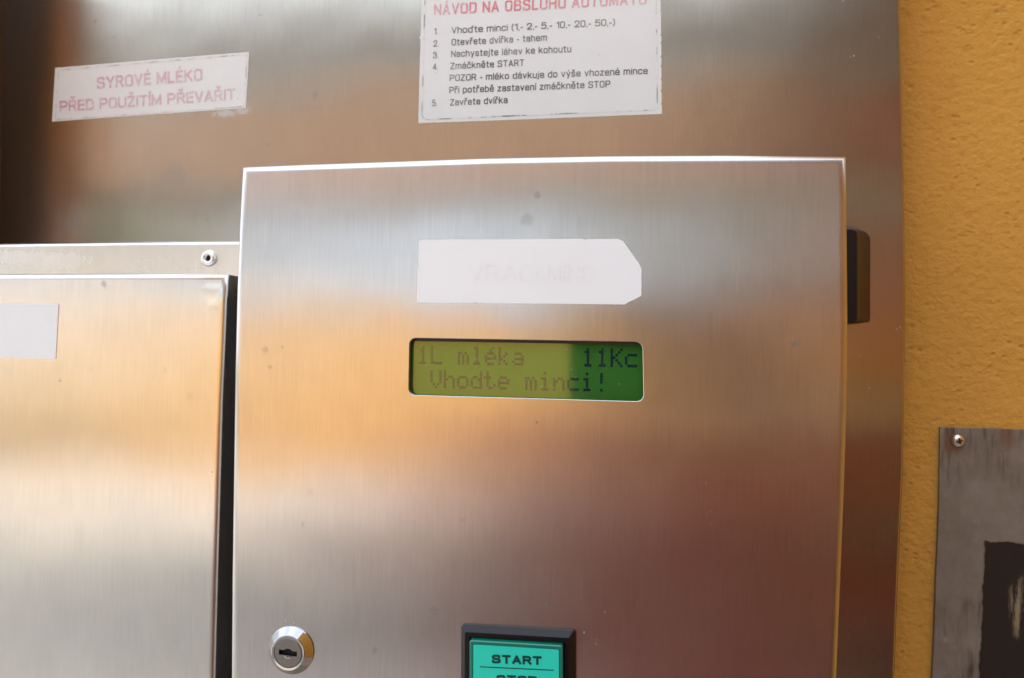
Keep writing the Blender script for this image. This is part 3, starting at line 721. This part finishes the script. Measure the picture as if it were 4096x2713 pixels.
def garden_wall(name, x0, x1, y0, z1, mat, label):
    r_ = root(name, label, 'wall', ((x0 + x1) / 2, y0, .12))
    obj('wall_face', box(x0, x1, y0 - .3, y0, .12, z1), mat, r_); obj('coping', box(x0 - .05, x1 + .05, y0 - .36, y0 + .06, z1, z1 + .06), M_white, r_)
garden_wall('garden_wall', -4.9, 9.0, -7.8, 1.93, M_orange, 'low orange rendered garden wall across the road')
garden_wall('garden_wall', -11.5, -4.6, -7.8, 2.2, M_cream, 'low cream garden wall across the road, left part')
def house(x0, x1, y0, y1, h, rh, mat, label, cols, fl):
    r_ = root('house', label, 'house', ((x0 + x1) / 2, y1, 0))
    obj('wall', box(x0, x1, y0, y1, 0, h), mat, r_)
    bm = bmesh.new(); ym = (y0 + y1) / 2; o_ = .5
    v = [bm.verts.new(c) for c in ((x0 - o_, y0 - o_, h), (x1 + o_, y0 - o_, h), (x1 + o_, y1 + o_, h), (x0 - o_, y1 + o_, h), (x0 - o_, ym, h + rh), (x1 + o_, ym, h + rh))]
    for q in ((0, 1, 5, 4), (3, 4, 5, 2), (0, 4, 3), (1, 2, 5), (0, 3, 2, 1)): bm.faces.new([v[i] for i in q])
    obj('roof', bm, M_tile, r_)
    for i in range(cols):
        for j in range(fl):
            wx = x0 + (x1 - x0) * (i + .5) / cols; wz = .9 + 2.9 * j
            f_ = obj('window', box(wx - .6, wx + .6, y1, y1 + .06, wz, wz + 1.4), M_white, r_); obj('pane', box(wx - .5, wx + .5, y1 + .061, y1 + .07, wz + .1, wz + 1.3), M_win, f_)
M_pale = noisy('pale_blue_grey_render', (.60, .67, .78), (.66, .73, .84), 2)
house(-27, -14.2, -36, -24, 6.6, 5.4, noisy('tan_render', (.34, .25, .16), (.40, .30, .20), 2), 'tan house with brown clay roof across the road, left of the pale one', 5, 2)
house(-13.4, 12, -34, -24, 6.4, 5.6, M_pale, 'pale grey house with brown clay roof facing the machine', 5, 2)
blk = root('added_block', 'unseen grey block added behind the houses to dim the reflected sky', 'building', (-8, -48, 0))  # unseen block added to cover bright sky in the reflections
obj('wall', box(-48, 30, -56, -48, 0, 24), noisy('grey_concrete', (.26, .255, .25), (.32, .31, .30), 1), blk)
for i in range(20):
    for j in range(4): obj('window', box(-46 + 3.8 * i, -44 + 3.8 * i, -48, -47.95, 11 + 3 * j, 12.5 + 3 * j), M_win, blk)
# unseen wall added at the right: orange in the reflections, some shading
o = obj('added_wing_wall', box(1.7, 2.05, -1.9, YW, .1, 6.4), M_plaster); tag(o, 'unseen orange wall added on the right for reflections and shading', 'wall')

# unseen board front added close right to darken the steel with banded reflections
sb = root('added_shed', 'unseen board front added on the right for its banded reflection', 'added_shed', (2.2, -2.0, .1))
obj('wall', box(.62, 4.0, -4.6, -2.02, .1, 2.7), M_brown, sb); obj('roof', box(.5, 4.2, -4.8, -1.85, 2.7, 2.8), M_tile, sb)
BC_ = [(.10, .66, (.09, .04, .035)), (.66, .90, (.26, .08, .06)), (.90, 1.04, (.26, .20, .17)), (1.04, 1.27, (.36, .17, .11)), (1.27, 1.43, (.46, .36, .27)),
       (1.43, 1.90, (.62, .24, .035)), (1.86, 2.10, (.50, .44, .42)), (2.10, 2.34, (.46, .16, .08)), (2.34, 2.69, (.34, .33, .33))]
for i, (a_, b2_, c_) in enumerate(BC_): obj('board', box(.60, 3.98, -2.02, -1.995 + .002 * (i % 2), a_ + .004, b2_ - .004), noisy('reflection_band', c_, tuple(v * 1.15 for v in c_), 5), sb)  # board colours follow the bands wanted in the reflection
# trees and a hedge across the road
def tree(x, y0, h, r_, label):
    t = root('tree', label, 'tree', (x, y0, 0), 'trees behind the garden walls')
    obj('trunk', lathe([(.22, 0), (.16, h * .5), (.08, h * .8), (0, h * .82)], 0, 0, 10), M_brown, t)
    tr = t.children[0]
    for v in tr.data.vertices: v.co = (x + v.co.x, y0 + v.co.z, v.co.y)
    bm = bmesh.new(); rn = random.Random(int(x * 10) + 5)
    for i in range(2600):
        a, b, c = [rn.gauss(0, 1) for _ in range(3)]; L = math.sqrt(a * a + b * b + c * c); k = r_ * rn.uniform(.35, 1) ** .6 * (1 + .25 * math.sin(3 * a / L + x) * math.cos(4 * c / L))
        q = Vector((x + a / L * k, y0 + b / L * k, h * .72 + c / L * k * .9)); s_ = rn.uniform(.10, .2)
        u = Vector((rn.gauss(0, 1), rn.gauss(0, 1), rn.gauss(0, 1))).normalized(); v_ = u.orthogonal().normalized()
        bm.faces.new([bm.verts.new(q + d) for d in (u * s_, v_ * s_ * .6, -u * s_, -v_ * s_ * .6)])
    obj('crown', bm, M_leaf, t)
M_leaf = noisy('foliage', (.09, .17, .02), (.17, .27, .04), 2)
tree(-11.5, -13.5, 4.2, 1.6, 'round green tree behind the cream garden wall')
tree(1.5, -17.0, 5.4, 1.9, 'taller green tree behind the orange garden wall')
def hedge(x0, x1, y0, y1, z1):
    bm = bmesh.new(); rn = random.Random(2)
    for i in range(5000):
        q = Vector((rn.uniform(x0, x1), rn.uniform(y0, y1), rn.uniform(.12, z1))); s_ = rn.uniform(.05, .1)
        u = Vector((rn.gauss(0, 1), rn.gauss(0, 1), rn.gauss(0, 1))).normalized(); v_ = u.orthogonal().normalized()
        bm.faces.new([bm.verts.new(q + d) for d in (u * s_, v_ * s_ * .6, -u * s_, -v_ * s_ * .6)])
    o = obj('hedge', bm, M_leaf); tag(o, 'low clipped green hedge before the cream garden wall', 'hedge')
o = obj('wall_plinth', box(-11.5, -4.6, -7.8, -7.74, .12, .72), M_plinth, bpy.data.objects['garden_wall.001'], 'orange plinth of the cream wall')
hedge(-9.5, -6.0, -7.7, -7.3, .62)

# ================================================================== THE PHOTOGRAPHER (reflected)
def skin_fig(name, verts, edges, radii, mat, parent, rootv=0, sub=1):
    me = bpy.data.meshes.new(name); me.from_pydata(verts, edges, []); o = bpy.data.objects.new(name, me); COL.objects.link(o)
    me.materials.append(mat);
    md = o.modifiers.new('skin', 'SKIN'); md.use_smooth_shade = True
    sv = me.skin_vertices[0].data
    for i, r_ in enumerate(radii): sv[i].radius = r_ if isinstance(r_, tuple) else (r_, r_); sv[i].use_root = (i == rootv)
    ms = o.modifiers.new('sub', 'SUBSURF'); ms.levels = sub; ms.render_levels = sub
    bpy.context.view_layer.update()
    dm = bpy.data.meshes.new_from_object(o.evaluated_get(bpy.context.evaluated_depsgraph_get()))
    o.modifiers.clear(); o.data = dm; dm.name = name
    for p_ in dm.polygons: p_.use_smooth = True
    o.parent = parent; o.location = -parent.location
    return o
M_skin = simple('skin', (.42, .22, .15), .5)
M_shirt = simple('red_shirt', (.70, .13, .12), .8)
M_jean = simple('dark_trousers', (.03, .035, .05), .85)
M_hair = simple('dark_hair', (.03, .018, .010), .6)
px_, py_ = .0, -.74
per = root('person', 'person in a red shirt and dark trousers holding a camera to the eye', 'person', (px_, py_, .1))
V_ = [(px_, py_, .98), (px_, py_ - .01, 1.12), (px_, py_, 1.26), (px_, py_ + .01, 1.36), (px_, py_ + .05, 1.43), (px_, py_ + .10, 1.49), (px_, py_ + .11, 1.58),
      (px_ - .17, py_, 1.34), (px_ - .25, py_ + .10, 1.14), (px_ - .050, py_ + .295, 1.365),
      (px_ + .17, py_, 1.34), (px_ + .26, py_ + .10, 1.16), (px_ + .09, py_ + .295, 1.445),
      (px_ - .09, py_, .90), (px_ - .11, py_ + .02, .54), (px_ - .12, py_ - .02, .16), (px_ - .12, py_ + .14, .13),
      (px_ + .09, py_, .90), (px_ + .11, py_ + .02, .54), (px_ + .12, py_ - .02, .16), (px_ + .12, py_ + .14, .13)]
E_ = [(0, 1), (1, 2), (2, 3), (3, 4), (4, 5), (5, 6), (3, 7), (7, 8), (8, 9), (3, 10), (10, 11), (11, 12), (0, 13), (13, 14), (14, 15), (15, 16), (0, 17), (17, 18), (18, 19), (19, 20)]
R_ = [(.155, .11), (.14, .10), (.16, .11), (.14, .09), (.055, .055), (.075, .09), (.078, .095), (.065, .065), (.042, .045), (.028, .026), (.065, .065), (.042, .045), (.028, .026),
      .085, .06, .042, .035, .085, .06, .042, .035]
skin_fig('body', V_, E_, R_, M_skin, per, 0)
# clothing
Vs = [V_[0], V_[1], V_[2], V_[3], (px_ - .17, py_, 1.34), (px_ - .25, py_ + .09, 1.17), (px_ + .17, py_, 1.34), (px_ + .23, py_ + .07, 1.22), (px_, py_, .92)]
skin_fig('shirt', Vs, [(0, 1), (1, 2), (2, 3), (3, 4), (4, 5), (3, 6), (6, 7), (0, 8)], [(.19, .14), (.18, .13), (.20, .14), (.17, .115), (.10, .09), (.085, .08), (.095, .09), (.08, .08), (.19, .14)], M_shirt, per)
skin_fig('trousers', [V_[0][:2] + (.96,), V_[13], V_[14], (px_ - .12, py_ - .02, .2), V_[17], V_[18], (px_ + .12, py_ - .02, .2)], [(0, 1), (1, 2), (2, 3), (0, 4), (4, 5), (5, 6)], [(.165, .12), .10, .075, .065, .10, .075, .065], M_jean, per)
skin_fig('hair', [(px_, py_ + .075, 1.60), (px_, py_ + .05, 1.52)], [(0, 1)], [(.092, .095), (.083, .07)], M_hair, per)
# five-fingered hands round the camera
for sx, bx_, bz in ((-1, px_ - .040, 1.405), (1, px_ + .080, 1.49)):
    vs, es, rs = [(bx_, py_ + .30, bz - .035), (bx_ - .004 * sx, py_ + .335, bz)], [(0, 1)], [(.026, .022), (.034, .016)]
    for k in range(4):
        i = len(vs); z_ = bz - .02 + .017 * k; ln = (.030, .037, .040, .034)[k]
        vs += [(bx_ - .010 * sx, py_ + .350, z_), (bx_ - .012 * sx - sx * ln * .3, py_ + .385, z_ + .003), (bx_ - .02 * sx - sx * ln, py_ + .388, z_ + .004)]; es += [(1, i), (i, i + 1), (i + 1, i + 2)]; rs += [.0095, .009, .0075]
    i = len(vs); vs += [(bx_ - .02 * sx, py_ + .318, bz + .012), (bx_ - .045 * sx, py_ + .315, bz + .028)]; es += [(1, i), (i, i + 1)]; rs += [.011, .009]
    skin_fig('hand', vs, es, rs, M_skin, per)
for ex in (-.032, .032):
    obj('eye', lathe([(.011, 0), (.008, .006), (0, .009)], 0, 0, 12), M_white, per)
    e_ = per.children[-1]
    for v in e_.data.vertices: v.co = (px_ + ex + v.co.x, py_ + .166 + v.co.y, 1.555 + v.co.z)
obj('nose', bevel(box(px_ - .010, px_ + .010, py_ + .160, py_ + .194, 1.512, 1.548), .006), M_skin, per)
obj('mouth', bevel(box(px_ - .020, px_ + .020, py_ + .160, py_ + .176, 1.474, 1.481), .003), simple('lips', (.35, .12, .10), .5), per)
for ex in (-1, 1): obj('ear', bevel(box(px_ + ex * .079 - .006, px_ + ex * .079 + .006, py_ + .09, py_ + .12, 1.52, 1.58), .004), M_skin, per)
camb = root('photo_camera', 'black camera held to the eye by the photographer', 'camera', (0, -.45, 1.45))
M_cb = simple('camera_black', (.02, .02, .021), .4)
obj('camera_body', bevel(box(-.066, .066, -.475, -.415, 1.452, 1.548), .008, 3), M_cb, camb)
obj('lens_barrel', lathe([(.034, -.415), (.034, -.36), (.031, -.352), (.027, -.352), (.020, -.357), (0, -.358)], 0, 1.5, 32), M_cb, camb)
